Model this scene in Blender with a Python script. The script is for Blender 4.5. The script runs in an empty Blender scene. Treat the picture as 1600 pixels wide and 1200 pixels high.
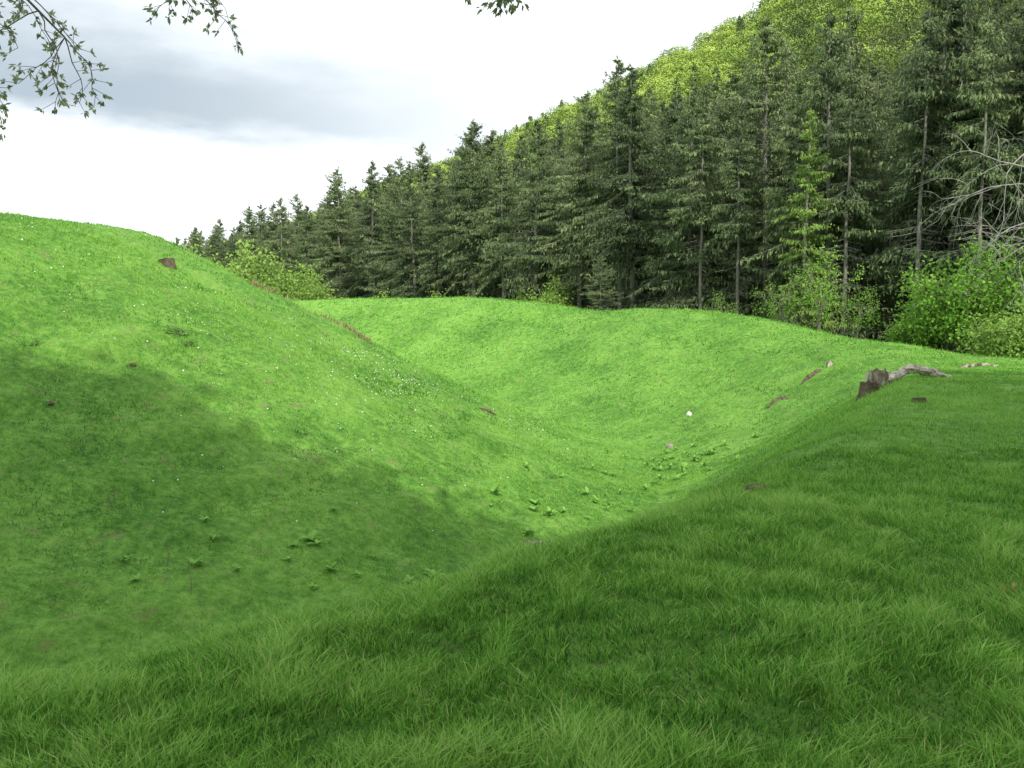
import bpy, math, numpy as np
from mathutils import Vector
R0=np.random.default_rng(7)
sc=bpy.context.scene
sc.view_settings.view_transform='Standard'; sc.view_settings.look='None'
sc.view_settings.exposure=0
COL=sc.collection
# ------------------------------------------------------------ noise
TAB=np.random.default_rng(3).random((256,256))
def vn(x,y,o=0):
    x=np.asarray(x,float)+o*17.3; y=np.asarray(y,float)+o*31.7
    xi=np.floor(x).astype(int); yi=np.floor(y).astype(int)
    fx=x-xi; fy=y-yi; fx=fx*fx*(3-2*fx); fy=fy*fy*(3-2*fy)
    a=TAB[xi&255,yi&255]; b=TAB[(xi+1)&255,yi&255]; c=TAB[xi&255,(yi+1)&255]; d=TAB[(xi+1)&255,(yi+1)&255]
    return (a*(1-fx)+b*fx)*(1-fy)+(c*(1-fx)+d*fx)*fy-.5
# ------------------------------------------------------------ terrain
CX,CY=-20.,30.
kr=[0,5,7,8.3,9.7,14.8,20,22.5,24.2,30]; kz=[4.05,4.05,4.0,3.75,3.05,.45,-2.15,-3.15,-3.5,-3.5]
rt=np.linspace(0,30,601); zt=np.interp(rt,kr,kz); k=np.hanning(27); k/=k.sum()
zt=np.convolve(np.pad(zt,13,mode='edge'),k,'valid')
ka=[-180,-130,-90,-56,-30,-15,0,10,20,30,35,42,48,54,60,75,90,130,180]
kh=[1,.4,0,0,0,-.1,-.36,-.33,-.05,.85,1.15,1.15,1.0,1.6,1.85,1.8,1.4,1.2,1]
at=np.arange(-180,181); ht=np.interp(at,ka,kh); k2=np.hanning(9); k2/=k2.sum()
ht=np.convolve(np.pad(ht,4,mode='edge'),k2,'valid')
rst=np.interp(at,[-180,-65,-56,-51,-47,-42,-30,-19,-12,-3,20,180],[33.5,32.5,32.2,32.0,31.5,30.9,30.1,30,31.2,32.8,35.5,36])
rst=np.convolve(np.pad(rst,4,mode='edge'),k2,'valid')
def sstep(q): q=np.clip(q,0,1); return q*q*(3-2*q)
def st(x,y):
    return (x-26)*.842+(y-48)*.54, (x-26)*-.54+(y-48)*.842
def terr(x,y):
    dx=x-CX; dy=y-CY; r=np.hypot(dx,dy); ar=np.arctan2(dy,dx); az=np.degrees(ar)
    slope=sstep((r-9)/2)*sstep((23.5-r)/2)+sstep((r-25.5)/2)*sstep((35-r)/2)*sstep((az+8)/14)
    return slope*vn(r/.55+.9*vn(x/2,y/2,4),ar*30/2.6,6)
def gz(x,y):
    x=np.asarray(x,float); y=np.asarray(y,float)
    dx=x-CX; dy=y-CY; r=np.hypot(dx,dy); ar=np.arctan2(dy,dx); az=np.degrees(ar)
    m=np.interp(r,rt,zt)
    hb=np.interp(az,at,ht); rs=np.interp(az,at,rst)
    w=np.clip((r-24.6)/(rs-24.6),0,1); S=.55*sstep(w)+.45*w**1.05
    z=m+(hb+3.5)*S
    near=np.interp(az,[-180,-120,-35,-12,180],[0,1,1,0,0])
    out=sstep((r-37)/9); z=z-out*(1-near)*(hb+1.9)-sstep((r-44)/30)*near*(1.5)
    z=z+ .16*vn(x/2.6,y/2.6,1)+.06*vn(x/.9,y/.9,2)+.03*vn(x/.35,y/.35,3)
    z=z+.25*terr(x,y)
    s,t=st(x,y)
    ridge=np.interp(t,[-200,0,80,120,200,330,700],[106,104,100,94,75,62,25])
    ss=np.clip(s,0,None)
    h=np.interp(ss,[0,30,60,170,260,400,900],[0,.04,.19,1,1.03,.9,.7])*ridge
    z=z+h+ (ss>0)*np.clip(ss/40,0,1)*6*vn(x/35,y/35,5)
    return z
# ------------------------------------------------------------ mesh builder
class MB:
    def __init__(s): s.v=[];s.f3=[];s.f4=[];s.t=[];s.n=0
    def add(s,v,f3=None,f4=None,t=.5):
        v=np.asarray(v,float).reshape(-1,3)
        if f3 is not None and len(f3): s.f3.append(np.asarray(f3)+s.n)
        if f4 is not None and len(f4): s.f4.append(np.asarray(f4)+s.n)
        s.v.append(v); s.t.append(np.broadcast_to(np.asarray(t,float),(len(v),)) ); s.n+=len(v)
    def tube(s,P,rad,sides=5,t=.5):
        P=np.asarray(P,float); n=len(P); rad=np.broadcast_to(np.asarray(rad,float),(n,))
        T=np.gradient(P,axis=0); T/=np.linalg.norm(T,axis=1)[:,None]+1e-9
        if abs(T[0,2])>.6: ref=np.tile([[1.,0,0]],(n,1))
        else: ref=np.tile([[0,0,1.]],(n,1))
        A=np.cross(T,ref); A/=np.linalg.norm(A,axis=1)[:,None]+1e-9; B=np.cross(T,A)
        an=np.linspace(0,2*np.pi,sides,endpoint=False)
        V=P[:,None,:]+rad[:,None,None]*(A[:,None,:]*np.cos(an)[None,:,None]+B[:,None,:]*np.sin(an)[None,:,None])
        i=np.arange(n-1)[:,None]*sides; j=np.arange(sides)[None,:]; j2=(j+1)%sides
        F=np.stack([i+j,i+j2,i+sides+j2,i+sides+j],-1).reshape(-1,4)
        s.add(V.reshape(-1,3),f4=F,t=t)
    def quads(s,P,a,b,L,W,t):
        P=np.asarray(P);N=len(P); L=np.broadcast_to(L,(N,))[:,None]; W=np.broadcast_to(W,(N,))[:,None]
        V=np.stack([P,P+a*L*.45+b*W*.5,P+a*L,P+a*L*.45-b*W*.5],1).reshape(-1,3)
        F=np.arange(4*N).reshape(N,4)
        s.add(V,f4=F,t=np.repeat(np.broadcast_to(t,(N,)),4))
    def mesh(s,name,mat,smooth=False):
        me=bpy.data.meshes.new(name)
        V=np.concatenate(s.v); T=np.concatenate(s.t)
        f3=np.concatenate(s.f3) if s.f3 else np.zeros((0,3),int); f4=np.concatenate(s.f4) if s.f4 else np.zeros((0,4),int)
        me.vertices.add(len(V)); me.vertices.foreach_set('co',V.astype(np.float32).ravel())
        L=np.concatenate([f3.ravel(),f4.ravel()]).astype(np.int32)
        me.loops.add(len(L)); me.loops.foreach_set('vertex_index',L)
        nf=len(f3)+len(f4); me.polygons.add(nf)
        ls=np.concatenate([np.arange(len(f3))*3,len(f3)*3+np.arange(len(f4))*4]).astype(np.int32)
        me.polygons.foreach_set('loop_start',ls)
        me.update(calc_edges=True)
        me.polygons.foreach_set('use_smooth',np.full(nf,smooth))
        at_=me.attributes.new('tint','FLOAT','POINT'); at_.data.foreach_set('value',T.astype(np.float32))
        me.materials.append(mat); return me
def obj(name,data,parent=None,loc=None,rot=0,scale=1,**kw):
    o=bpy.data.objects.new(name,data); COL.objects.link(o)
    if parent: o.parent=parent
    if loc is not None: o.location=loc
    if rot: o.rotation_euler=(0,0,rot)
    if scale!=1: o.scale=(scale,)*3
    for a,b in kw.items(): o[a]=b
    return o
def unit(v): return v/(np.linalg.norm(v,axis=-1,keepdims=True)+1e-9)
def leafcloud(B,C,n,spread,L,W,tint,rng,droop=.2,tj=.15):
    C=np.repeat(np.asarray(C),n,0); N=len(C)
    P=C+rng.normal(size=(N,3))*spread
    a=unit(rng.normal(size=(N,3))+[0,0,-droop]); b=unit(np.cross(a,rng.normal(size=(N,3))))
    B.quads(P,a,b,L*rng.uniform(.7,1.3,N),W*rng.uniform(.7,1.3,N),np.clip(np.repeat(np.broadcast_to(tint,(N//n,)),n)+rng.normal(size=N)*tj,0,1))
# ------------------------------------------------------------ materials
def nodes(name):
    m=bpy.data.materials.new(name); m.use_nodes=True; nt=m.node_tree; nt.nodes.clear()
    return m,nt,nt.nodes,nt.links
def ramp(N,stops):
    r=N.new('ShaderNodeValToRGB'); e=r.color_ramp.elements
    while len(e)<len(stops): e.new(.5)
    for i,(p,c) in enumerate(stops): e[i].position=p; e[i].color=(*c,1)
    return r
def foliage(name,stops,transl=.35,rand=.15):
    m,nt,N,L=nodes(name)
    at_=N.new('ShaderNodeAttribute'); at_.attribute_name='tint'
    oi=N.new('ShaderNodeObjectInfo')
    mr=N.new('ShaderNodeMath'); mr.operation='MULTIPLY_ADD'; L.new(oi.outputs['Random'],mr.inputs[0]); mr.inputs[1].default_value=rand*2; mr.inputs[2].default_value=-rand
    ad=N.new('ShaderNodeMath'); ad.operation='ADD'; L.new(at_.outputs['Fac'],ad.inputs[0]); L.new(mr.outputs[0],ad.inputs[1])
    r=ramp(N,stops); L.new(ad.outputs[0],r.inputs[0])
    p=N.new('ShaderNodeBsdfDiffuse')
    o=N.new('ShaderNodeOutputMaterial')
    L.new(r.outputs[0],p.inputs['Color'])
    if transl>0:
        tr=N.new('ShaderNodeBsdfTranslucent'); mx=N.new('ShaderNodeMixShader'); mx.inputs[0].default_value=transl
        L.new(r.outputs[0],tr.inputs[0]); L.new(p.outputs[0],mx.inputs[1]); L.new(tr.outputs[0],mx.inputs[2]); L.new(mx.outputs[0],o.inputs[0])
    else: L.new(p.outputs[0],o.inputs[0])
    return m
def noisemat(name,stops,scale,bump=.3,bscale=None,rough=.9,scalevec=(1,1,1),detail=8,coord='Object'):
    m,nt,N,L=nodes(name)
    tc=N.new('ShaderNodeTexCoord'); mp=N.new('ShaderNodeMapping'); mp.inputs['Scale'].default_value=scalevec
    L.new(tc.outputs[coord],mp.inputs[0])
    n=N.new('ShaderNodeTexNoise'); n.inputs['Scale'].default_value=scale; n.inputs['Detail'].default_value=detail; n.inputs['Roughness'].default_value=.65
    L.new(mp.outputs[0],n.inputs[0]); r=ramp(N,stops); L.new(n.outputs[0],r.inputs[0])
    p=N.new('ShaderNodeBsdfPrincipled'); p.inputs['Roughness'].default_value=rough; p.inputs['Specular IOR Level'].default_value=.15
    n2=N.new('ShaderNodeTexNoise'); n2.inputs['Scale'].default_value=bscale or scale*3; n2.inputs['Detail'].default_value=6; L.new(mp.outputs[0],n2.inputs[0])
    b=N.new('ShaderNodeBump'); b.inputs['Strength'].default_value=bump; b.inputs['Distance'].default_value=.05; L.new(n2.outputs[0],b.inputs['Height'])
    L.new(r.outputs[0],p.inputs['Base Color']); L.new(b.outputs[0],p.inputs['Normal'])
    o=N.new('ShaderNodeOutputMaterial'); L.new(p.outputs[0],o.inputs[0]); return m
def turf():
    m,nt,N,L=nodes('turf')
    tc=N.new('ShaderNodeTexCoord')
    def nz(s,d=6,ro=.6):
        n=N.new('ShaderNodeTexNoise'); n.inputs['Scale'].default_value=s; n.inputs['Detail'].default_value=d; n.inputs['Roughness'].default_value=ro; L.new(tc.outputs['Object'],n.inputs[0]); return n
    a=nz(.35,8,.7); b=nz(5,8,.8)
    mx=N.new('ShaderNodeMath'); mx.operation='MULTIPLY_ADD'; L.new(b.outputs[0],mx.inputs[0]); mx.inputs[1].default_value=.9
    m2=N.new('ShaderNodeMath'); m2.operation='MULTIPLY_ADD'; L.new(a.outputs[0],m2.inputs[0]); m2.inputs[1].default_value=.6; m2.inputs[2].default_value=-.25; L.new(m2.outputs[0],mx.inputs[2])
    r=ramp(N,[(.25,(.024,.073,.013)),(.43,(.092,.23,.034)),(.58,(.18,.365,.061)),(.78,(.285,.445,.108))]); L.new(mx.outputs[0],r.inputs[0])
    f=nz(2.2,10,.75); fr=ramp(N,[(.56,(0,0,0)),(.67,(1,1,1))]); L.new(f.outputs[0],fr.inputs[0])
    mc=N.new('ShaderNodeMixRGB'); L.new(fr.outputs[0],mc.inputs[0]); L.new(r.outputs[0],mc.inputs[1]); mc.inputs[2].default_value=(.215,.245,.095,1)
    p=N.new('ShaderNodeBsdfPrincipled'); p.inputs['Roughness'].default_value=.85; p.inputs['Specular IOR Level'].default_value=.1
    L.new(mc.outputs[0],p.inputs['Base Color'])
    bb=nz(9,8,.8); bu=N.new('ShaderNodeBump'); bu.inputs['Strength'].default_value=.9; bu.inputs['Distance'].default_value=.12; L.new(bb.outputs[0],bu.inputs['Height']); L.new(bu.outputs[0],p.inputs['Normal'])
    o=N.new('ShaderNodeOutputMaterial'); L.new(p.outputs[0],o.inputs[0]); return m
M_turf=turf()
M_floor=noisemat('forest_floor',[(.3,(.03,.03,.015)),(.5,(.055,.06,.025)),(.7,(.08,.11,.03))],.6,.8)
M_grass=foliage('grass_blade',[(0,(.020,.080,.013)),(.35,(.098,.275,.036)),(.68,(.218,.44,.070)),(.93,(.37,.56,.15)),(1,(.45,.44,.21))],.4,0)
M_spruce=foliage('spruce_needles',[(0,(.038,.055,.034)),(.4,(.092,.132,.064)),(.75,(.17,.225,.10)),(1,(.26,.31,.15))],.18,.18)
M_larch=foliage('larch_needles',[(0,(.08,.13,.03)),(.4,(.17,.27,.065)),(.75,(.27,.40,.10)),(1,(.36,.48,.14))],.3,.1)
M_bark=noisemat('bark',[(.3,(.09,.086,.074)),(.55,(.22,.21,.185)),(.75,(.35,.34,.31))],6,.6,scalevec=(1,1,.25))
M_dead=noisemat('dead_bark',[(.3,(.17,.165,.15)),(.6,(.34,.33,.305))],5,.4)
M_hill=foliage('hillwood_leaves',[(0,(.05,.072,.035)),(.12,(.08,.115,.045)),(.3,(.14,.21,.055)),(.65,(.24,.345,.075)),(1,(.36,.46,.10))],0,0)
M_leaf=foliage('fresh_leaves',[(0,(.045,.12,.02)),(.5,(.15,.31,.045)),(1,(.28,.48,.085))],.4,.08)
M_yleaf=foliage('willow_leaves',[(0,(.10,.18,.04)),(.5,(.22,.36,.075)),(1,(.35,.48,.13))],.4,.1)
M_over=foliage('young_leaves',[(0,(.13,.15,.09)),(.5,(.28,.32,.18)),(1,(.45,.49,.30))],.35,0)
M_twig=noisemat('twig_bark',[(.3,(.08,.07,.06)),(.7,(.20,.18,.16))],20,.4)
M_wood=noisemat('weathered_wood',[(.32,(.06,.047,.033)),(.48,(.20,.165,.12)),(.62,(.46,.42,.34))],7,.9,18,scalevec=(1,1,.5))
M_log=noisemat('pale_log_wood',[(.32,(.14,.12,.085)),(.48,(.34,.30,.235)),(.62,(.55,.50,.42))],7,.9,18)
M_cut=noisemat('cut_wood',[(.3,(.28,.25,.19)),(.6,(.6,.56,.47))],14,.5)
M_dwood=noisemat('dark_wood',[(.3,(.05,.04,.027)),(.7,(.18,.15,.10))],9,.8)
M_stone=noisemat('pale_stone',[(.3,(.42,.41,.38)),(.7,(.7,.68,.64))],9,.5)
M_gstone=noisemat('grey_stone',[(.3,(.16,.15,.12)),(.7,(.34,.32,.27))],9,.5)
M_earth=noisemat('bare_earth',[(.3,(.07,.07,.035)),(.7,(.17,.16,.085))],9,.9)
M_ochre=noisemat('ochre_stone',[(.3,(.16,.17,.04)),(.7,(.34,.33,.10))],20,.5)
M_petal=noisemat('white_petals',[(.3,(.70,.70,.68)),(.7,(.82,.81,.78))],3,.0)
M_dry=foliage('dry_stalks',[(0,(.10,.075,.045)),(.6,(.24,.19,.11)),(1,(.40,.34,.2))],.2,0)
M_dock=foliage('dock_leaves',[(0,(.10,.24,.04)),(.5,(.22,.43,.09)),(1,(.32,.53,.15))],.35,.1)
# ------------------------------------------------------------ terrain mesh
def axis(lo,hi,st_,far):
    a=list(np.arange(lo,hi+1e-6,st_)); g=st_; x=hi
    up=[]
    while x<far: g*=1.13; x+=g; up.append(x)
    g=st_; x=lo; dn=[]
    while x>-far: g*=1.13; x-=g; dn.append(x)
    return np.array(dn[::-1]+a+up)
xs=axis(-46,36,.2,2600); ys=axis(-4,74,.2,2600)
X,Y=np.meshgrid(xs,ys); Z=gz(X,Y)
e=.1
NX=-(gz(X+e,Y)-gz(X-e,Y))/(2*e); NY=-(gz(X,Y+e)-gz(X,Y-e))/(2*e)
NN=unit(np.stack([NX,NY,np.ones_like(NX)],-1)).reshape(-1,3)
nx,ny=len(xs),len(ys); P=np.stack([X,Y,Z],-1).reshape(-1,3)
i=np.arange(ny-1)[:,None]*nx; j=np.arange(nx-1)[None,:]
F=np.stack([i+j,i+j+1,i+j+1+nx,i+j+nx],-1).reshape(-1,4)
cx=P[F].mean(1); rr=np.hypot(cx[:,0]-CX,cx[:,1]-CY); s_,t_=st(cx[:,0],cx[:,1])
reg=np.where(rr<23.6,1,np.where(s_>-3,2,0))
for k_,(nm,mt,lb,ct) in enumerate([('ground',M_turf,'grassy ditch and outer earth bank of a castle mound','ground'),('grassy_mound',M_turf,'steep round grass covered earth mound with flat top','mound'),('hillside',M_floor,'steep wooded hillside with dark forest floor','hill')]):
    f=F[reg==k_]; u,inv=np.unique(f,return_inverse=True); b=MB(); b.add(P[u],f4=inv.reshape(-1,4))
    me=b.mesh(nm,mt,True); me.normals_split_custom_set_from_vertices(NN[u].tolist())
    obj(nm,me,kind='structure',label=lb,category=ct)
# ------------------------------------------------------------ grass blades
def blades(B,n,d0,d1,seg,wf,hf,lean=.5,ca=1.2,bt=.42,flat=.45,base=.45):
    th=R0.uniform(-.64,.64,n); d=R0.uniform(d0,d1,n)
    x=np.tan(th)*d; y=d
    if d0<4: x+=R0.uniform(-.4,.4,n)
    s,t=st(x,y); ok=s<-4; x=x[ok];y=y[ok];d=d[ok]; n=len(x)
    cl=vn(x/.33,y/.33,7)+.9*vn(x/.11,y/.11,8); big=vn(x/3,y/3,9)+.6*vn(x/1.1,y/1.1,10)+.5*vn(x/7,y/7,15)
    h=hf(d)*np.clip(.88+cl*ca+big*.35,.3,2.2)*R0.uniform(.45,1.45,n)
    w=wf(d)*R0.uniform(.7,1.3,n)
    P=np.stack([x,y,gz(x,y)-.012],-1)
    a=R0.uniform(0,2*np.pi,n); side=np.stack([np.cos(a),np.sin(a),0*a],-1)
    b=R0.uniform(0,2*np.pi,n); wd=9*vn(x/.5,y/.5,11)+.6
    ld=np.stack([np.cos(b)+flat*np.cos(wd),np.sin(b)+flat*np.sin(wd),0*b],-1)
    ln=lean*R0.uniform(.2,1.6,n)[:,None]*h[:,None]
    tj=.24 if seg==2 else .17
    tint=np.clip(base+.38*cl+bt*big+.85*terr(x,y)+R0.normal(size=n)*tj,0,.85); tint=np.where(R0.random(n)<.025,1,tint)
    up=np.array([0,0,1.])
    if seg==2:
        mid=P+up*h[:,None]*.6+ld*ln*.3; tip=P+up*h[:,None]*.95+ld*ln
        V=np.stack([P-side*w[:,None]/2,P+side*w[:,None]/2,mid-side*w[:,None]*.42,mid+side*w[:,None]*.42,tip],1).reshape(-1,3)
        o=(np.arange(n)*5)[:,None]
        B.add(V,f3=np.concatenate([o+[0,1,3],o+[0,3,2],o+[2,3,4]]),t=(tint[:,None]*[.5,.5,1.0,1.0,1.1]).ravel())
    else:
        tip=P+up*h[:,None]+ld*ln
        V=np.stack([P-side*w[:,None]/2,P+side*w[:,None]/2,tip],1).reshape(-1,3)
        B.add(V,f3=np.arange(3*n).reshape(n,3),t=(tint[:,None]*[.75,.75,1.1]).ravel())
B=MB()
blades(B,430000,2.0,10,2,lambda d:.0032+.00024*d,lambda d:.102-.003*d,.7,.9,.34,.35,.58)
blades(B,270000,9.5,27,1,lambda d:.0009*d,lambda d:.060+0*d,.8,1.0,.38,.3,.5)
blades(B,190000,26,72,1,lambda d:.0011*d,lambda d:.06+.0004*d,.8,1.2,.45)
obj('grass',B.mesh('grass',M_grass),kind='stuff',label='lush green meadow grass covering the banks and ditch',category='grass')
g=np.random.default_rng(61); n=2600; B=MB()
r=g.uniform(11.3,15.4,n); an=np.radians(g.normal(12,2.6,n)); x=CX+r*np.cos(an); y=CY+r*np.sin(an)
mm=vn(x/.5,y/.5,22)+g.normal(size=n)*.1>-.05; x=x[mm]; y=y[mm]; n=len(x)
P=np.stack([x,y,gz(x,y)],-1); a=unit(g.normal(size=(n,3))*.5+[0,0,1.]); b=unit(np.cross(a,g.normal(size=(n,3))))
B.quads(P,a,b,g.uniform(.08,.28,n),.022,g.random(n))
obj('dry_grass',B.mesh('dry_grass',M_dry),kind='stuff',label='straggly dry brown grass stalks on the mound shoulder',category='grass')
n=900; B=MB(); r=g.uniform(8,22,n); an=np.radians(g.normal(-14,18,n)); x=CX+r*np.cos(an); y=CY+r*np.sin(an)
m=(vn(x/2.5,y/2.5,12)+g.normal(size=n)*.12)>.06; x=x[m];y=y[m]; 
x=np.concatenate([x,-3.4+g.normal(size=150)*1.1,-10+g.normal(size=110)*2]); y=np.concatenate([y,26.6+g.normal(size=150)*1.5,24.5+g.normal(size=110)*1.3]); n=len(x)
P=np.stack([x,y,gz(x,y)+.06],-1); tilt=unit(g.normal(size=(n,3))*.35+[0,-.3,1.]); u_=unit(np.cross(tilt,[1.,0,0])); v_=np.cross(tilt,u_)
q=np.arange(8)*np.pi/4; rad=g.uniform(.010,.021,n)[:,None,None]*np.where(np.arange(8)%2==0,1,.7)[None,:,None]
V=P[:,None]+rad*(u_[:,None]*np.cos(q)[None,:,None]+v_[:,None]*np.sin(q)[None,:,None])
V=np.concatenate([P[:,None]+tilt[:,None]*.004,V],1).reshape(-1,3)
o9=(np.arange(n)*9)[:,None]; B.add(V,f3=np.concatenate([o9+[0,1+i_,1+(i_+1)%8] for i_ in range(8)]))
obj('daisies',B.mesh('daisies',M_petal),kind='stuff',label='tiny white daisies scattered over the grassy mound',category='flowers')
# ------------------------------------------------------------ spruces
def spruce(seed,H,R,base,dens,dead=14,mat=None,tr=.0115):
    g=np.random.default_rng(seed); T=MB(); C=MB()
    zz=np.linspace(0,1,12); wob=np.cumsum(g.normal(size=(12,2))*.06,0)
    TP=np.stack([wob[:,0],wob[:,1],zz*H],-1); T.tube(TP,tr*H*(1-zz)**.85+.015,7)
    ax=lambda z: np.array([np.interp(z,TP[:,2],TP[:,0]),np.interp(z,TP[:,2],TP[:,1]),z])
    nb=int(dens*H)
    U=np.sort(g.random(nb))
    lob=g.uniform(0,2*np.pi,3)
    for u in U:
        q=1-(1-u)**1.08; z=H*(base+(1-base)*q*.985); tf=1-q
        az=g.uniform(0,2*np.pi)
        Lb=(R*min(1,tf*1.2)**.66*g.uniform(.5,1.12)+.15)*(1+.22*math.sin(az*2+lob[0])+.2*math.sin(z*1.1+lob[1]+az))
        if g.random()<.08: Lb*=1.3
        el=math.radians(40*q-14+g.normal()*14)
        d=np.array([math.cos(az),math.sin(az),0]); o=ax(z); dr=g.uniform(.2,.6)*(tf+.2)
        f=lambda s:o+d*(Lb*s*math.cos(el))[:,None]+np.array([0,0,1.])*(Lb*(s*math.sin(el)-dr*s**2+.2*s**4))[:,None]
        s=np.linspace(0,1,4); T.tube(f(s),[.03*(.3+tf),.02*(.3+tf),.012,.006],3)
        m=int(14+Lb*26); s=g.uniform(.06,1,m)**.85; Pp=f(s); side=np.cross(d,[0,0,1.])
        Pp=Pp+side*(g.normal(size=m)*.19*s*Lb)[:,None]
        a=unit(d*g.uniform(.1,1,m)[:,None]+side*g.uniform(-1.1,1.1,m)[:,None]+np.array([0,0,1.])*g.uniform(-2.4,.1,m)[:,None])
        b=unit(np.cross(a,g.normal(size=(m,3))+[0,0,.3]))
        C.quads(Pp,a,b,g.uniform(.2,.62,m)*(.5+.5*tf),g.uniform(.06,.125,m),np.clip(.2+.38*s+g.normal(size=m)*.09+.1*q+g.normal()*.10,0,1))  # needle tint brightens toward branch tips, their lit look put into the colour
    m=30; a=unit(np.stack([g.normal(size=m)*.5,g.normal(size=m)*.5,np.ones(m)*.7],-1)); Pp=np.stack([0*a[:,0]+TP[-1,0],0*a[:,0]+TP[-1,1],H-g.random(m)*1.3],-1)
    C.quads(Pp,a,unit(np.cross(a,g.normal(size=(m,3)))),.3,.07,.5)
    for _ in range(dead):
        z=H*g.uniform(.08,max(base+.12,.2)); az=g.uniform(0,6.28); Lb=g.uniform(.6,2.2); d=np.array([math.cos(az),math.sin(az),-.25]); o=ax(z)
        T.tube([o,o+d*Lb*.5,o+d*Lb+[0,0,.1]],[.03,.018,.006],3)
        for _ in range(3):
            e1=o+d*Lb*g.uniform(.3,.9); T.tube([e1,e1+g.normal(size=3)*.35],[.01,.004],3)
    return T.mesh('spruce_trunk',M_bark,True),C.mesh('spruce_crown',mat or M_spruce)
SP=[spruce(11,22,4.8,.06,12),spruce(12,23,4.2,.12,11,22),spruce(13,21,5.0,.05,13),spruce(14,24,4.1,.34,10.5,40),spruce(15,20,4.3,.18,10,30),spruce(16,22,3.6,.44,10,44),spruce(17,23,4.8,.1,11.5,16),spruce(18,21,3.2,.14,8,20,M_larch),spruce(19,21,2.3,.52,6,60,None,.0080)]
SPL=['tall dark green spruce with full drooping crown on the forest edge','tall slender spruce with dead lower twigs','broad dark spruce with branches down to the ground','tall spruce with bare pale lower trunk','thin spruce with sparse gappy crown','narrow spruce with long bare trunk and dead twigs','dense dark spruce among the plantation','lighter fresh green larch among dark spruces','slim spruce with long bare pale trunk in front of the wood']
def in_view(x,y,m=1.12):
    return y>2 and abs(x/y)<.5455*m
g=np.random.default_rng(21); nsp=0
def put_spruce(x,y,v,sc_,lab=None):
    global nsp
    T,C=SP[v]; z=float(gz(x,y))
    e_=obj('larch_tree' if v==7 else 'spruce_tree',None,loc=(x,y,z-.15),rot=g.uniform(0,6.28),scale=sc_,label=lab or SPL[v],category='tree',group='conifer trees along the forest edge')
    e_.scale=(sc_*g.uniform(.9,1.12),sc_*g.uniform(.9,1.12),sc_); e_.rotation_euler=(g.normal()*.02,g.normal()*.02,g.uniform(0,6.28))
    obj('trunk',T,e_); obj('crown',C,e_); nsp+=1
for ri,(s0,dt,tm) in enumerate([(0,3.5,250),(5,3.9,250),(10.5,4.4,245),(17,5.1,220),(25,5.7,180),(34,6.2,120)]):
    t=-60. if ri>3 else -30.
    while t<tm:
        tt=t+g.uniform(-1.8,1.8); s=s0+g.uniform(-2,2)
        x=26+s*.842-tt*.54; y=48+s*.54+tt*.842
        t+=dt*(1+max(tt,0)*.0017)*g.uniform(.75,1.25)
        if not in_view(x,y): continue
        if ri==0: v=g.choice([0,1,2,3,3,4,5,5,6])
        elif ri<3: v=g.choice([0,1,2,3,4,6,6,7] if g.random()<.35 else [0,1,2,3,4,5,6])
        else: v=g.choice([0,1,2,6])
        k_=g.uniform(.80,1.03)*(1-.0011*max(tt,0))
        if nsp<282: put_spruce(x,y,v,k_)
for (s,t,k_) in [(168,150,.7),(171,176,.8),(165,190,.62)]:
    put_spruce(26+s*.842-t*.54,48+s*.54+t*.842,4,k_,'lone conifer standing above the skyline wood')
put_spruce(16.9,54.6,7,.68)
for t,s,k_ in [(20,-3,.85),(12.8,-2.5,.8),(4.5,-2.5,.9),(8.6,-3,.8),(1.0,-2.5,.85),(17,-2.5,.75)]:
    put_spruce(26+s*.842-t*.54,48+s*.54+t*.842,8,k_)
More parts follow.
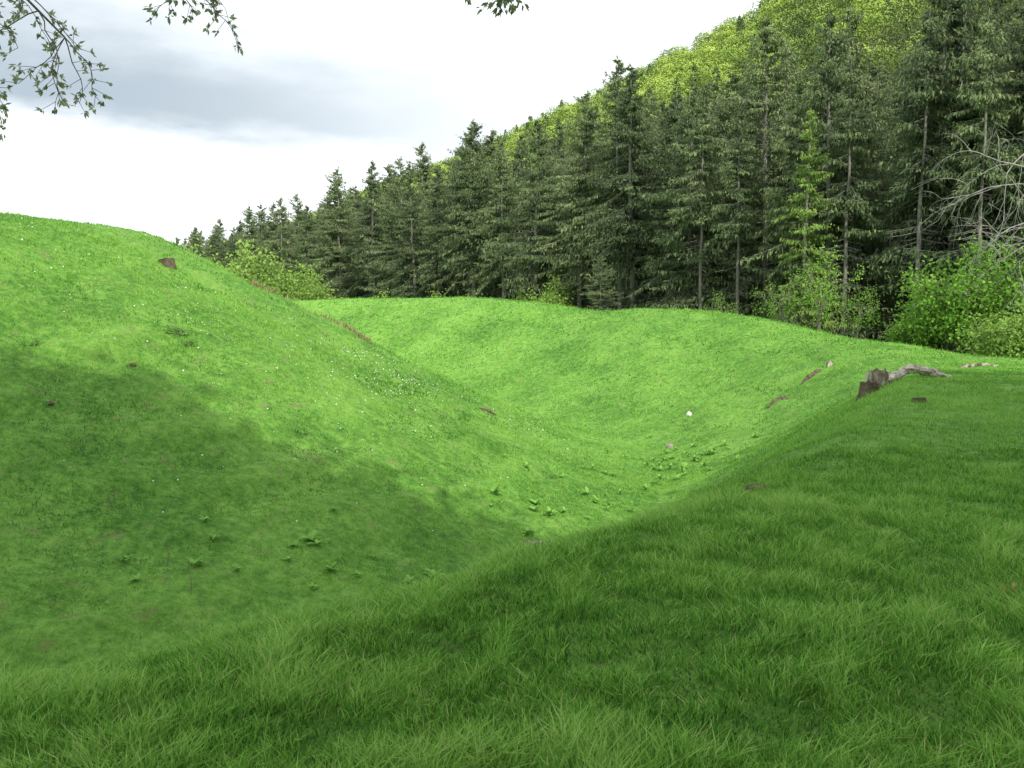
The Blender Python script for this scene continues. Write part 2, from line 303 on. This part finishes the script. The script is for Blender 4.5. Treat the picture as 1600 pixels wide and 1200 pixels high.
# ------------------------------------------------------------ hillside wood
B=MB(); g=np.random.default_rng(5); cs=[]
for s in np.arange(44,190,5.6):
    for t in np.arange(-110,400,6.0):
        s2=s+g.uniform(-2.5,2.5); t2=t+g.uniform(-2.7,2.7)
        x=26+s2*.842-t2*.54; y=48+s2*.54+t2*.842
        if y>10 and -.3<x/y<.62: cs.append((x,y,math.hypot(x,y),s2))
for s in (38,):
    for t in np.arange(120,400,6): cs.append((26+s*.842-t*.54,48+s*.54+t*.842,200+t,s))
cs=np.array(cs)
cz=gz(cs[:,0],cs[:,1])
for (x,y,d,s2),z in zip(cs,cz):
    Rr=g.uniform(2.9,5.4); Hh=g.uniform(8.5,12.5); n=int(np.clip(165000/d,380,860)); tint=np.clip(.50+g.normal()*.17+.55*vn(x/22,y/22,14),.15,1)
    pc=np.interp(s2,[45,60,85,120],[.85,.5,.12,.05]) + .10*(vn(x/16,y/16,31)>.15)
    conif=g.random()<pc
    q=g.normal(size=(n,3)); q=unit(q); q[:,2]=np.abs(q[:,2])*1.2-.25; q=unit(q); rad_=g.uniform(.84,1.02,(n,1))
    lump=1+.16*np.sin(q[:,0]*5+x)*np.sin(q[:,1]*5+y)+.10*np.sin(q[:,2]*8+x)
    sz=.15+d*.0010; tj=.02
    if conif:
        u=g.random(n)**1.3; Hc=g.uniform(11,16) if s2<85 else g.uniform(8,11.5); rad=(3.3*(1-u)**.8+.1)*g.uniform(.6,1.05,n); an=g.uniform(0,6.28,n); Pp=np.stack([x+rad*np.cos(an),y+rad*np.sin(an),z+2+u*Hc],-1); tint=.06+.06*g.random(); q=np.stack([np.cos(an),np.sin(an),.4+0*an],-1); tj=.05
    else: Pp=np.array([x,y,z+Hh-Rr])+q*rad_*np.array([Rr,Rr,Rr*1.0])*lump[:,None]
    nn_=unit(q+g.normal(size=(n,3))*.28); a=unit(np.cross(nn_,g.normal(size=(n,3)))); b=np.cross(nn_,a)
    B.quads(Pp,a,b,sz*g.uniform(.7,1.4,n),sz*.8,np.clip(tint+(.2 if not conif else .05)*q[:,2]+.6*(rad_[:,0]-.93)*(not conif)+g.normal(size=n)*tj,0,1))  # broadleaf tops and outer leaves tinted lighter, crown shading painted into the tint
obj('hillside_wood',B.mesh('hillside_wood',M_hill),kind='stuff',label='yellow-green spring broadleaf wood mixed with conifers covering the steep hillside',category='wood')
# ------------------------------------------------------------ limbs
def grow(B,p,d,L,r,depth,g,tips,up=.15,split=3,ang=.6,sides=6,shrink=.68):
    n=4; pts=[p]; dd=np.array(d,float)
    for _ in range(n):
        dd=unit(dd+g.normal(size=3)*.13+np.array([0,0,up*.4])); pts.append(pts[-1]+dd*L/n)
    B.tube(pts,np.linspace(r,r*.62,n+1),sides)
    if depth<=1: tips.append(pts[-1]); tips.append(pts[-2])
    if depth<=2: tips.append(pts[2])
    if depth==0: return
    for i in range(split):
        nd=unit(dd+g.normal(size=3)*ang); q=pts[-1] if i<2 else pts[int(g.integers(2,n))]
        grow(B,q,nd,L*shrink*g.uniform(.8,1.15),r*.58,depth-1,g,tips,up,split,ang,max(3,sides-1),shrink)
def shrub_mesh(seed,H,W,nl,leaf,mat,stems=7,tb=.5,spread=.3,ang=.5):
    g=np.random.default_rng(seed); T=MB(); C=MB(); tips=[]
    for i in range(stems):
        a=6.28*i/stems+g.uniform(-.4,.4); tl=g.uniform(.15,.75)*W/H
        grow(T,np.array([math.cos(a)*.15,math.sin(a)*.15,-.1]),unit(np.array([math.cos(a)*tl,math.sin(a)*tl,1.])),H*.42*g.uniform(.7,1.2),.035+.008*H,2,g,tips,.1,3,ang,5,.66)
    tips=np.array(tips); 
    tips=np.concatenate([tips,tips*[1,1,.6]+g.normal(size=tips.shape)*[.2*W/3,.2*W/3,.1]])
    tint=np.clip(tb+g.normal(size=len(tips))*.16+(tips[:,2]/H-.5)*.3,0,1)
    leafcloud(C,tips,max(1,nl//len(tips)),spread,leaf,leaf*.66,tint,g,.2,.09)
    return T.mesh('shrub_stems',M_twig,True),C.mesh('shrub_leaves',mat)
def put_plant(name,tc,x,y,sc_,rot,label,cat,group=None,p1='stem',p2='foliage'):
    e_=obj(name,None,loc=(x,y,float(gz(x,y))-.05),rot=rot,scale=sc_,label=label,category=cat)
    if group: e_['group']=group
    obj(p1,tc[0],e_); obj(p2,tc[1],e_); return e_
SH_big=shrub_mesh(1,6.4,4.6,16000,.175,M_leaf,11,.6,.32,.55)
SH_mid=shrub_mesh(2,4,3.2,8500,.15,M_leaf,8,.58,.26,.55)
SH_sap=shrub_mesh(6,5.6,.7,1500,.14,M_leaf,3,.75,.24,.26)
SH_y=shrub_mesh(3,5,4,13000,.19,M_yleaf,9,.55,.36)
SH_low=shrub_mesh(4,2.4,2.6,10000,.12,M_yleaf,9,.65,.25)
put_plant('hazel_bush',SH_big,20.9,42.0,1.02,0,'large bright green leafy hazel bush at the forest edge','bush')
put_plant('hazel_bush',SH_mid,23.6,41.5,1.4,2,'leafy green bush under the spruces','bush')
put_plant('hazel_bush',SH_mid,18.7,43.0,.75,4,'smaller bright green bush beside the large hazel','bush')
put_plant('low_bush',SH_low,20.4,37.3,1.1,1,'low yellow-green bush just behind the bank','bush')
put_plant('low_bush',SH_low,22.6,39,1.2,3,'low yellow-green bush just behind the bank','bush')
for x,y,k_,r_ in [(15.8,48.5,.88,.3),(14.4,50.5,.6,2),(17.2,47,.55,1),(13.0,57,.6,4)]:
    put_plant('leafy_sapling',SH_sap,x,y,k_,r_,'fresh green sapling in front of dark spruces','sapling','saplings at the forest edge')
for x,y,k_,r_ in [(2.6,78,1.15,.3),(.8,80,.9,2),(-8,90,.9,1),(-12,93,.9,4),(-3.5,86,.8,2.2),(8.8,69,.5,1)]:
    put_plant('willow_bush',SH_y,x,y,k_,r_,'pale yellow-green willow bush behind the grassy bank','bush','willow bushes behind the far bank')
for x,y,k_,r_ in [(-30,101,2.0,.3),(-26.5,99,1.85,2),(-22.5,98,1.45,1),(-35,108,2.0,4),(-19,96,1.0,3)]:
    put_plant('willow_bush',SH_y,x,y,k_,r_,'tall yellow-green willow bush beyond the mound','bush','willow bushes beyond the mound')
put_spruce(6.2,66,2,.32,'small silvery spruce sapling behind the grassy bank')
g=np.random.default_rng(12); T=MB(); tips=[]
T.tube([[0,0,-.3],[.1,0,3],[0,.1,6],[-.1,0,11]],[.15,.13,.10,.05],7)
for i_ in range(12):
    a=g.uniform(2.4,4.0) if i_%2 else g.uniform(0,6.28); grow(T,np.array([0,.05,4.6+i_*.5]),unit(np.array([math.cos(a),math.sin(a),.2])),2.4,.04,3,g,tips,-.3,3,.5,4,.74)
e_=obj('bare_tree',None,loc=(23.4,41.5,float(gz(23.4,41.5))),label='bare grey tree with drooping tangled leafless branches',category='tree')
obj('trunk',T.mesh('bare_tree_trunk',M_dead,True),e_)
# ------------------------------------------------------------ stumps, stones, weeds
def stump_parts(seed,w,h,jag=.25,flare=.5,hollow=.5,mat=None):
    g=np.random.default_rng(seed); W=MB(); Tp=MB(); n=36; an=np.linspace(0,2*np.pi,n,endpoint=False)
    flut=1+.08*np.sin(an*5+seed)+.06*np.sin(an*8+2*seed)+g.normal(size=n)*.02
    rim=1-jag*(.5+.5*np.sin(an+seed))-.07*(np.sin(an*7+seed)>0)-g.uniform(0,.07,n)
    lv=[-.4,0,.15,.4,.7,1.0]; rings=[]
    for q in lv:
        rad=w/2*flut*(1+flare*max(0,(.3-q))*(1+.7*np.sin(an*4+seed)))+g.normal(size=n)*w*.01
        rings.append(np.stack([rad*np.cos(an),rad*np.sin(an),(q*h if q<=0 else q*h*rim)+0*an],-1))
    i2=rings[-1]*[.84,.84,1]; i3=rings[-1]*[.78,.78,1]; i3[:,2]-=h*hollow*.3
    rings+= [i2]
    m=len(rings); V=np.concatenate(rings); ii=np.arange(m-1)[:,None]*n; jj=np.arange(n)[None,:]; j2=(jj+1)%n
    W.add(V,f4=np.stack([ii+jj,ii+j2,ii+n+j2,ii+n+jj],-1).reshape(-1,4))
    c=i3.mean(0); V2=np.concatenate([i2*[.995,.995,1],i3,i3*.45+c*.55-[0,0,h*hollow*.1],[c-[0,0,h*hollow*.15]]])
    f4=[np.stack([a_*n+jj[0],a_*n+j2[0],(a_+1)*n+j2[0],(a_+1)*n+jj[0]],-1) for a_ in range(2)]
    Tp.add(V2,f4=np.concatenate(f4),f3=np.stack([2*n+jj[0],2*n+j2[0],np.full(n,3*n)],-1))
    return W.mesh('stump_wall',mat or M_wood,False),Tp.mesh('stump_top',M_cut if mat is None else mat,False)
def put_stump(x,y,w,h,seed,label,tilt=(0,0),dz=-.03,**k):
    a,b=stump_parts(seed,w,h,**k); e_=obj('tree_stump',None,loc=(x,y,float(gz(x,y))+dz),label=label,category='tree stump'); e_.rotation_euler=(tilt[0],tilt[1],seed)
    obj('bark_wall',a,e_); obj('cut_top',b,e_)
put_stump(7.75,19.9,.44,.54,1,'chunky weathered stump with pale broken top on the bank edge',(.05,.05),jag=.3,flare=.25)
put_stump(7.2,18.9,.36,.36,2,'dark rotten hollow stump with mossy side on the bank edge',(.1,-.05),hollow=1.8,jag=.3,mat=M_dwood,flare=.25)
put_stump(11.9,35.1,.26,.26,3,'small pointed stump remnant on the ditch slope',jag=.5)
put_stump(-9.8,26.9,.44,.24,4,'small brown broken stump low on the mound slope',(.15,.1),jag=.25,flare=.1,mat=M_dwood)
put_stump(.17,7.0,.15,.17,5,'small squared stump of grey cut wood in the grass',jag=.1,flare=.2)
put_stump(6.45,14.8,.2,.12,6,'low mossy stump remnant sunk in the grass',mat=M_dwood)
def root(pts,r,seed,label,mat=M_wood,flat=1):
    g=np.random.default_rng(seed); P=[]
    pts=np.array(pts,float); s=np.linspace(0,len(pts)-1,22)
    for c in range(3): P.append(np.interp(s,np.arange(len(pts)),pts[:,c]))
    P=np.stack(P,-1); P[:,2]+=gz(P[:,0],P[:,1]); P+=g.normal(size=P.shape)*.015
    o_=P[0].copy(); B=MB(); rad=r*(np.sin(np.linspace(.35,2.7,22))**.5)*(1+g.normal(size=22)*.13)
    B.tube(P-o_,rad,11); v=B.v[0]; v+=g.normal(size=v.shape)*r*.13
    nn=len(v); B.add(np.array([P[0]-o_,P[-1]-o_]),f3=[[i_-nn,(i_+1)%11-nn,0] for i_ in range(11)]+[[-11+i_,-11+(i_+1)%11,1] for i_ in range(11)])
    obj('fallen_root',B.mesh('root',mat,False),None,loc=tuple(o_),label=label,category='root')
root([(8.0,20.2,.08),(8.5,20.8,.17),(9.1,21.3,.20),(9.7,21.7,.14),(10.3,22.0,.02)],.10,3,'pale weathered root log arching along the bank edge',M_log)
root([(7.4,19.4,.05),(8.0,20.2,.05),(8.7,21.0,.02)],.09,9,'thick dark bark covered root beside the stump',M_dwood)
root([(10.45,33.7,-.02),(10.9,34.0,.03),(11.3,34.4,-.02)],.10,4,'dark brown exposed root in eroded ditch slope',M_dwood)
root([(8.9,32.3,-.02),(9.3,32.5,.03),(9.75,32.8,-.03)],.09,5,'dark brown exposed root in eroded ditch slope',M_dwood)
root([(13.2,27.6,.0),(13.8,27.9,.03),(14.5,28.1,-.02)],.07,6,'flat pale root lying on the bank top')
root([(-1.0,28.4,-.0),(-.75,28.5,.04),(-.5,28.7,-.0)],.06,7,'short dark root on the mound foot',M_dwood)
def rock(name,x,y,w,h,seed,mat,label,cat,dz=0):
    g=np.random.default_rng(seed); B=MB(); n=16; m=8
    th=np.linspace(0,2*np.pi,n,endpoint=False); ph=np.linspace(-.45,1.35,m); V=[]
    for p in ph:
        rr_=math.cos(p); V.append(np.stack([w/2*rr_*np.cos(th),w/2*.8*rr_*np.sin(th),np.full(n,h*math.sin(p))],-1))
    V=np.concatenate(V); V*=1+.4*vn(V[:,0]/w*2.6+seed,V[:,1]/w*2.6+V[:,2]/h*1.5,seed)[:,None]
    V+=g.normal(size=V.shape)*w*.025
    ii=np.arange(m-1)[:,None]*n; jj=np.arange(n)[None,:]; j2=(jj+1)%n
    B.add(V,f4=np.stack([ii+jj,ii+j2,ii+n+j2,ii+n+jj],-1).reshape(-1,4)); B.add([[0,0,h*.99]],f3=[[i_-n,(i_+1)%n-n,0] for i_ in range(n)])
    obj(name,B.mesh(name,mat,False),None,loc=(x,y,float(gz(x,y))+dz),rot=seed,label=label,category=cat)
rock('stone',6.8,35.8,.25,.16,1,M_stone,'pale whitish stone lying in the ditch grass','stone')
rock('stone',5.4,31.8,.30,.12,2,M_gstone,'grey brown stone lying in the ditch grass','stone')
rock('stone',2.62,4.9,.07,.07,3,M_ochre,'small ochre stone half hidden in long grass','stone')
rock('stone',2.70,4.93,.055,.065,4,M_ochre,'small ochre stone half hidden in long grass','stone')
rock('molehill',-.2,5.3,.17,.07,5,M_earth,'small brown molehill on the bank edge','molehill',-.01)
rock('molehill',2.3,8.6,.24,.06,6,M_earth,'low brown molehill in the shaded grass','molehill')
rock('molehill',-9.0,18.2,.18,.06,8,M_earth,'brown molehill on the mound slope','molehill')
rock('molehill',-8.3,20.5,.18,.06,9,M_earth,'brown molehill on the mound slope','molehill')
def dock(seed):
    g=np.random.default_rng(seed); B=MB(); nl=12
    for i_ in range(nl):
        az=g.uniform(0,6.28); L=g.uniform(.12,.30); W=L*g.uniform(.24,.34); el=g.uniform(.25,1.1); s=np.linspace(0,1,6)
        d=np.array([math.cos(az),math.sin(az)]); rx=L*s*math.cos(el); zz=L*(s*math.sin(el)-.35*s**2.2)+.01
        C=np.stack([rx*d[0],rx*d[1],zz],-1); wd=W/2*np.sin(np.clip(s*.95+.05,0,1)*np.pi)**.8*(1+g.normal(size=6)*.08); sd=np.array([-d[1],d[0],0])
        V=np.stack([C+sd*wd[:,None]+[0,0,.012],C,C-sd*wd[:,None]+[0,0,.012]],1).reshape(-1,3)
        f=[]; 
        for q in range(5): f+= [[q*3,q*3+1,q*3+4,q*3+3],[q*3+1,q*3+2,q*3+5,q*3+4]]
        B.add(V,f4=f,t=np.clip(.55+g.normal()*.2,0,1))
    return B.mesh('dock_leaves',M_dock,True)
DK=[dock(1),dock(2),dock(3)]; g=np.random.default_rng(77)
DP=[(1.2,21.1),(1.4,20.0),(.95,20.7),(1.8,22.3),(5.8,28.2),(6.3,27.6),(5.2,28.8),(4.6,27.5),(6.9,28.6),(5.5,27.2),(4.0,26.2),(3.4,25.0),(2.4,23.3),(2.9,24.4),(-2.6,14.4),(-1.7,14.9),(-2.7,15.7),(-1.2,16.2),(-4.8,14.4),(.3,18.8),(-3.2,15.1),(-2.1,15.4),(-4.4,14.7),(-.3,17.6),(-5.2,14.2),(5.0,30),(6.2,30.2),(7.3,29.8),(3.6,29.4),(2.0,26.5)]
DP+=[(g.normal(5.3,1.3),g.normal(28.5,1.5)) for _ in range(40)]+[(g.normal(1.6,.9),g.normal(21.8,1.8)) for _ in range(18)]+[(g.normal(-2.8,1.6),g.normal(15.6,1.2)) for _ in range(14)]
for i_,(x,y) in enumerate(DP):
    x+=g.normal()*.3; y+=g.normal()*.3
    obj('dock_plant',DK[i_%3],None,loc=(x,y,float(gz(x,y))+.02),rot=g.uniform(0,6),scale=float(g.uniform(.5,1.1)),label='broad leaved green dock weed growing in ditch grass',category='weed',group='dock weeds in the ditch')
NT=shrub_mesh(8,.5,.5,500,.07,M_dock,6,.3,.07)
for x,y,k_ in [(-8.1,22.6,.8),(-7.7,22.3,.5),(-10.2,19.8,.5),(1.0,24.2,.4)]:
    put_plant('nettle_clump',NT,x,y,k_,x,'small dark green nettle clump on the grassy slope','weed')
for x,y,h in [(-5.5,14.7,.42),(-4.9,14.0,.36)]:
    B=MB(); B.tube([[0,0,0],[.01,0,h*.5],[-.03,.01,h]],[.006,.005,.003],4); B.quads(np.array([[-.01,0,h*.7],[-.03,0,h*.85],[-.03,.0,h*.95]]),np.array([[.7,0,.7],[-.7,0,.7],[.1,0,1.]]),np.array([[0,1.,0]]*3),.06,.015,.8)
    obj('dry_stalk',B.mesh('dry_stalk',M_dry),None,loc=(x,y,float(gz(x,y))),label='single thin dry pale weed stalk in the grass',category='weed')
# ------------------------------------------------------------ tall broadleaf trees near the viewpoint
def bigtree(seed,H,trunkH,W,nl,leaf,mat,r=.3,tb=.5):
    g=np.random.default_rng(seed); T=MB(); C=MB(); tips=[]
    T.tube([[0,0,-.3],[0,0,.3],[.1,.05,trunkH*.5],[.0,.1,trunkH]],[r*1.5,r*1.1,r*.95,r*.85],10)
    for i in range(6):
        a=6.28*i/6+g.uniform(-.3,.3); tl=W/(H-trunkH)*g.uniform(.4,1.1)
        grow(T,np.array([0,.1,trunkH-.2*(i%3)]),unit(np.array([math.cos(a)*tl,math.sin(a)*tl,1.])),(H-trunkH)*.38*g.uniform(.85,1.15),r*.5,3,g,tips,.08,3,.55,6,.68)
    tips=np.array(tips); leafcloud(C,tips,max(1,nl//len(tips)),.7,leaf,leaf*.7,tb,g)
    return T.mesh('tree_trunk',M_bark,True),C.mesh('tree_crown',mat)
BT=bigtree(31,31,19,6.8,38000,.58,M_leaf,.4)
BT2=bigtree(32,19,9,5.5,26000,.38,M_leaf)
for tc,x,y,k_,r_ in [(BT,4.6,-13.5,1.0,0),(BT,-1.8,-13.8,1.0,2),(BT2,14.7,-3.6,1.0,1),(BT2,19.5,3,1.0,4),(BT2,11.2,-8.0,1.0,3),(BT2,14.5,-11.5,1.0,2),(BT2,6.2,-6.4,1.18,5)]:
    put_plant('broadleaf_tree',tc,x,y,k_,r_,'tall leafy tree shading the grassy bank','tree','trees shading the bank','trunk','crown')
def overhang():
    g=np.random.default_rng(46); T=MB(); C=MB(); O=np.array([-7.2,6.0,0.])
    T.tube([O+[0,0,-.5],O+[0,0,1],O+[.15,.2,3],O+[.1,.3,5.5],O+[.3,.3,8]],[.3,.22,.19,.15,.08],9)
    def path(a,b,sag,n=9):
        s=np.linspace(0,1,n)[:,None]; p=a*(1-s)+b*s; p[:,2]+=sag*np.sin(s[:,0]*np.pi); p+=np.cumsum(g.normal(size=p.shape)*.02,0); return p
    def spray(p,dirv,L):
        n=8; pts=[p]; d=np.array(dirv,float)
        for _ in range(n): d=unit(d+g.normal(size=3)*.24+[0,0,-.14]); pts.append(pts[-1]+d*L/n)
        pts=np.array(pts); T.tube(pts,np.linspace(.006,.0025,n+1),4)
        for q in pts[3:]:
          for _ in range(2 if g.random()<.5 else 1):
            sd=unit(d+g.normal(size=3)*1.0+[0,0,-.1]); l=g.uniform(.04,.15); e1=q+sd*l
            T.tube([q,e1],[.003,.002],3)
            m=g.integers(5,10); a=unit(sd+g.normal(size=(m,3))*.8+[0,0,-.2]); b=unit(np.cross(a,g.normal(size=(m,3))))
            C.quads(e1+g.normal(size=(m,3))*.008,a,b,g.uniform(.03,.07,m),g.uniform(.016,.03,m),np.clip(.5+g.normal(size=m)*.25,0,1))
    st0=O+[.1,.3,5.2]
    limbs=[(np.array([-3.75,8.1,3.85]),.8,[(.74,.8),(.84,.9),(.9,.8),(.95,.85),(1,.8),(1,.75)]),
           (np.array([-4.25,7.8,3.6]),.6,[(.8,.6),(.92,.6),(1,.6)]),
           (np.array([-2.95,8.3,4.25]),.9,[(.9,.4),(.96,.5),(1,.6),(1,.5)]),
           (np.array([.02,7.9,4.12]),.35,[(.88,.2),(.92,.25),(.95,.25),(.98,.25),(1,.2),(1,.25)])]
    for end,sag,sp in limbs:
        p=path(st0,end,sag); T.tube(p,np.linspace(.05,.008,len(p)),5)
        for f_,L in sp:
            q=np.array([np.interp(f_,np.linspace(0,1,len(p)),p[:,c]) for c in range(3)])
            for _ in range(2): spray(q,unit(np.array([.25,.1,-.5])+g.normal(size=3)*.55),L*g.uniform(.6,1.))
    e_=obj('overhanging_tree',None,loc=(0,0,0),label='tree with thin drooping twigs and young olive leaves overhead',category='tree')
    z0=float(gz(-7.2,6)); e_.location=(-7.2,6,z0)
    obj('trunk',T.mesh('overhang_trunk',M_twig,True),e_,loc=(7.2,-6,-z0)); obj('foliage',C.mesh('overhang_leaves',M_over),e_,loc=(7.2,-6,-z0))
overhang()
# ------------------------------------------------------------ world + sun + camera
az=155.2; EL=42
w=bpy.data.worlds.new('World'); sc.world=w; w.use_nodes=True; nt=w.node_tree; N=nt.nodes; L=nt.links; N.clear()
sky=N.new('ShaderNodeTexSky'); sky.sky_type='NISHITA'; sky.sun_disc=False; sky.sun_elevation=math.radians(EL); sky.sun_rotation=math.radians(az)
b1=N.new('ShaderNodeBackground'); b1.inputs[1].default_value=.15; L.new(sky.outputs[0],b1.inputs[0])
tc=N.new('ShaderNodeTexCoord'); sp=N.new('ShaderNodeSeparateXYZ'); L.new(tc.outputs['Generated'],sp.inputs[0])
def mth(op,a,b=None,c=None,clamp=False):
    m=N.new('ShaderNodeMath'); m.operation=op; m.use_clamp=clamp
    for i_,v in enumerate([a,b,c]):
        if v is None: continue
        if isinstance(v,(int,float)): m.inputs[i_].default_value=v
        else: L.new(v,m.inputs[i_])
    return m.outputs[0]
def mrange(v,a,b,c,d):
    m=N.new('ShaderNodeMapRange'); m.interpolation_type='SMOOTHSTEP'; L.new(v,m.inputs[0])
    for i_,q in zip((1,2,3,4),(a,b,c,d)): m.inputs[i_].default_value=q
    return m.outputs[0]
mp=N.new('ShaderNodeMapping'); mp.inputs['Scale'].default_value=(2.0,2.0,6.5); L.new(tc.outputs['Generated'],mp.inputs[0])
nz=N.new('ShaderNodeTexNoise'); nz.inputs['Scale'].default_value=1.6; nz.inputs['Detail'].default_value=7; nz.inputs['Roughness'].default_value=.55; L.new(mp.outputs[0],nz.inputs[0])
zj=mth('MULTIPLY_ADD',nz.outputs[0],.2,-.1); zz=mth('ADD',sp.outputs[2],zj)
band=mth('MULTIPLY',mrange(zz,.12,.19,0,1),mrange(zz,.20,.34,1,0))
xm=mrange(sp.outputs[0],-.42,.3,1,0); band=mth('MULTIPLY',band,xm)
gen=mrange(nz.outputs[0],.35,.75,0,.15)
dark=mth('MAXIMUM',band,gen)
cr=N.new('ShaderNodeMixRGB'); L.new(dark,cr.inputs[0]); cr.inputs[1].default_value=(1.45,1.5,1.55,1); cr.inputs[2].default_value=(.52,.62,.70,1)
b2=N.new('ShaderNodeBackground'); L.new(cr.outputs[0],b2.inputs[0]); L.new(mrange(sp.outputs[2],.38,.8,1,1.35),b2.inputs[1])
mx=N.new('ShaderNodeMixShader'); L.new(mrange(sp.outputs[2],.35,.85,.97,.85),mx.inputs[0]); L.new(b1.outputs[0],mx.inputs[1]); L.new(b2.outputs[0],mx.inputs[2])
wo=N.new('ShaderNodeOutputWorld'); L.new(mx.outputs[0],wo.inputs[0])
ld=bpy.data.lights.new('sun','SUN'); ld.energy=4.8; ld.angle=math.radians(.6); ld.color=(1,.95,.84)
so=bpy.data.objects.new('sun',ld); COL.objects.link(so)
Ls=Vector((math.cos(math.radians(EL))*math.sin(math.radians(az)),math.cos(math.radians(EL))*math.cos(math.radians(az)),math.sin(math.radians(EL))))
so.rotation_euler=Ls.to_track_quat('Z','Y').to_euler()
cd=bpy.data.cameras.new('camera'); cd.lens=33; cd.sensor_width=36; cd.clip_end=6000; cd.clip_start=.05
co=bpy.data.objects.new('camera',cd); COL.objects.link(co); co.location=(0,0,1.6); co.rotation_euler=(math.radians(85),0,0); sc.camera=co
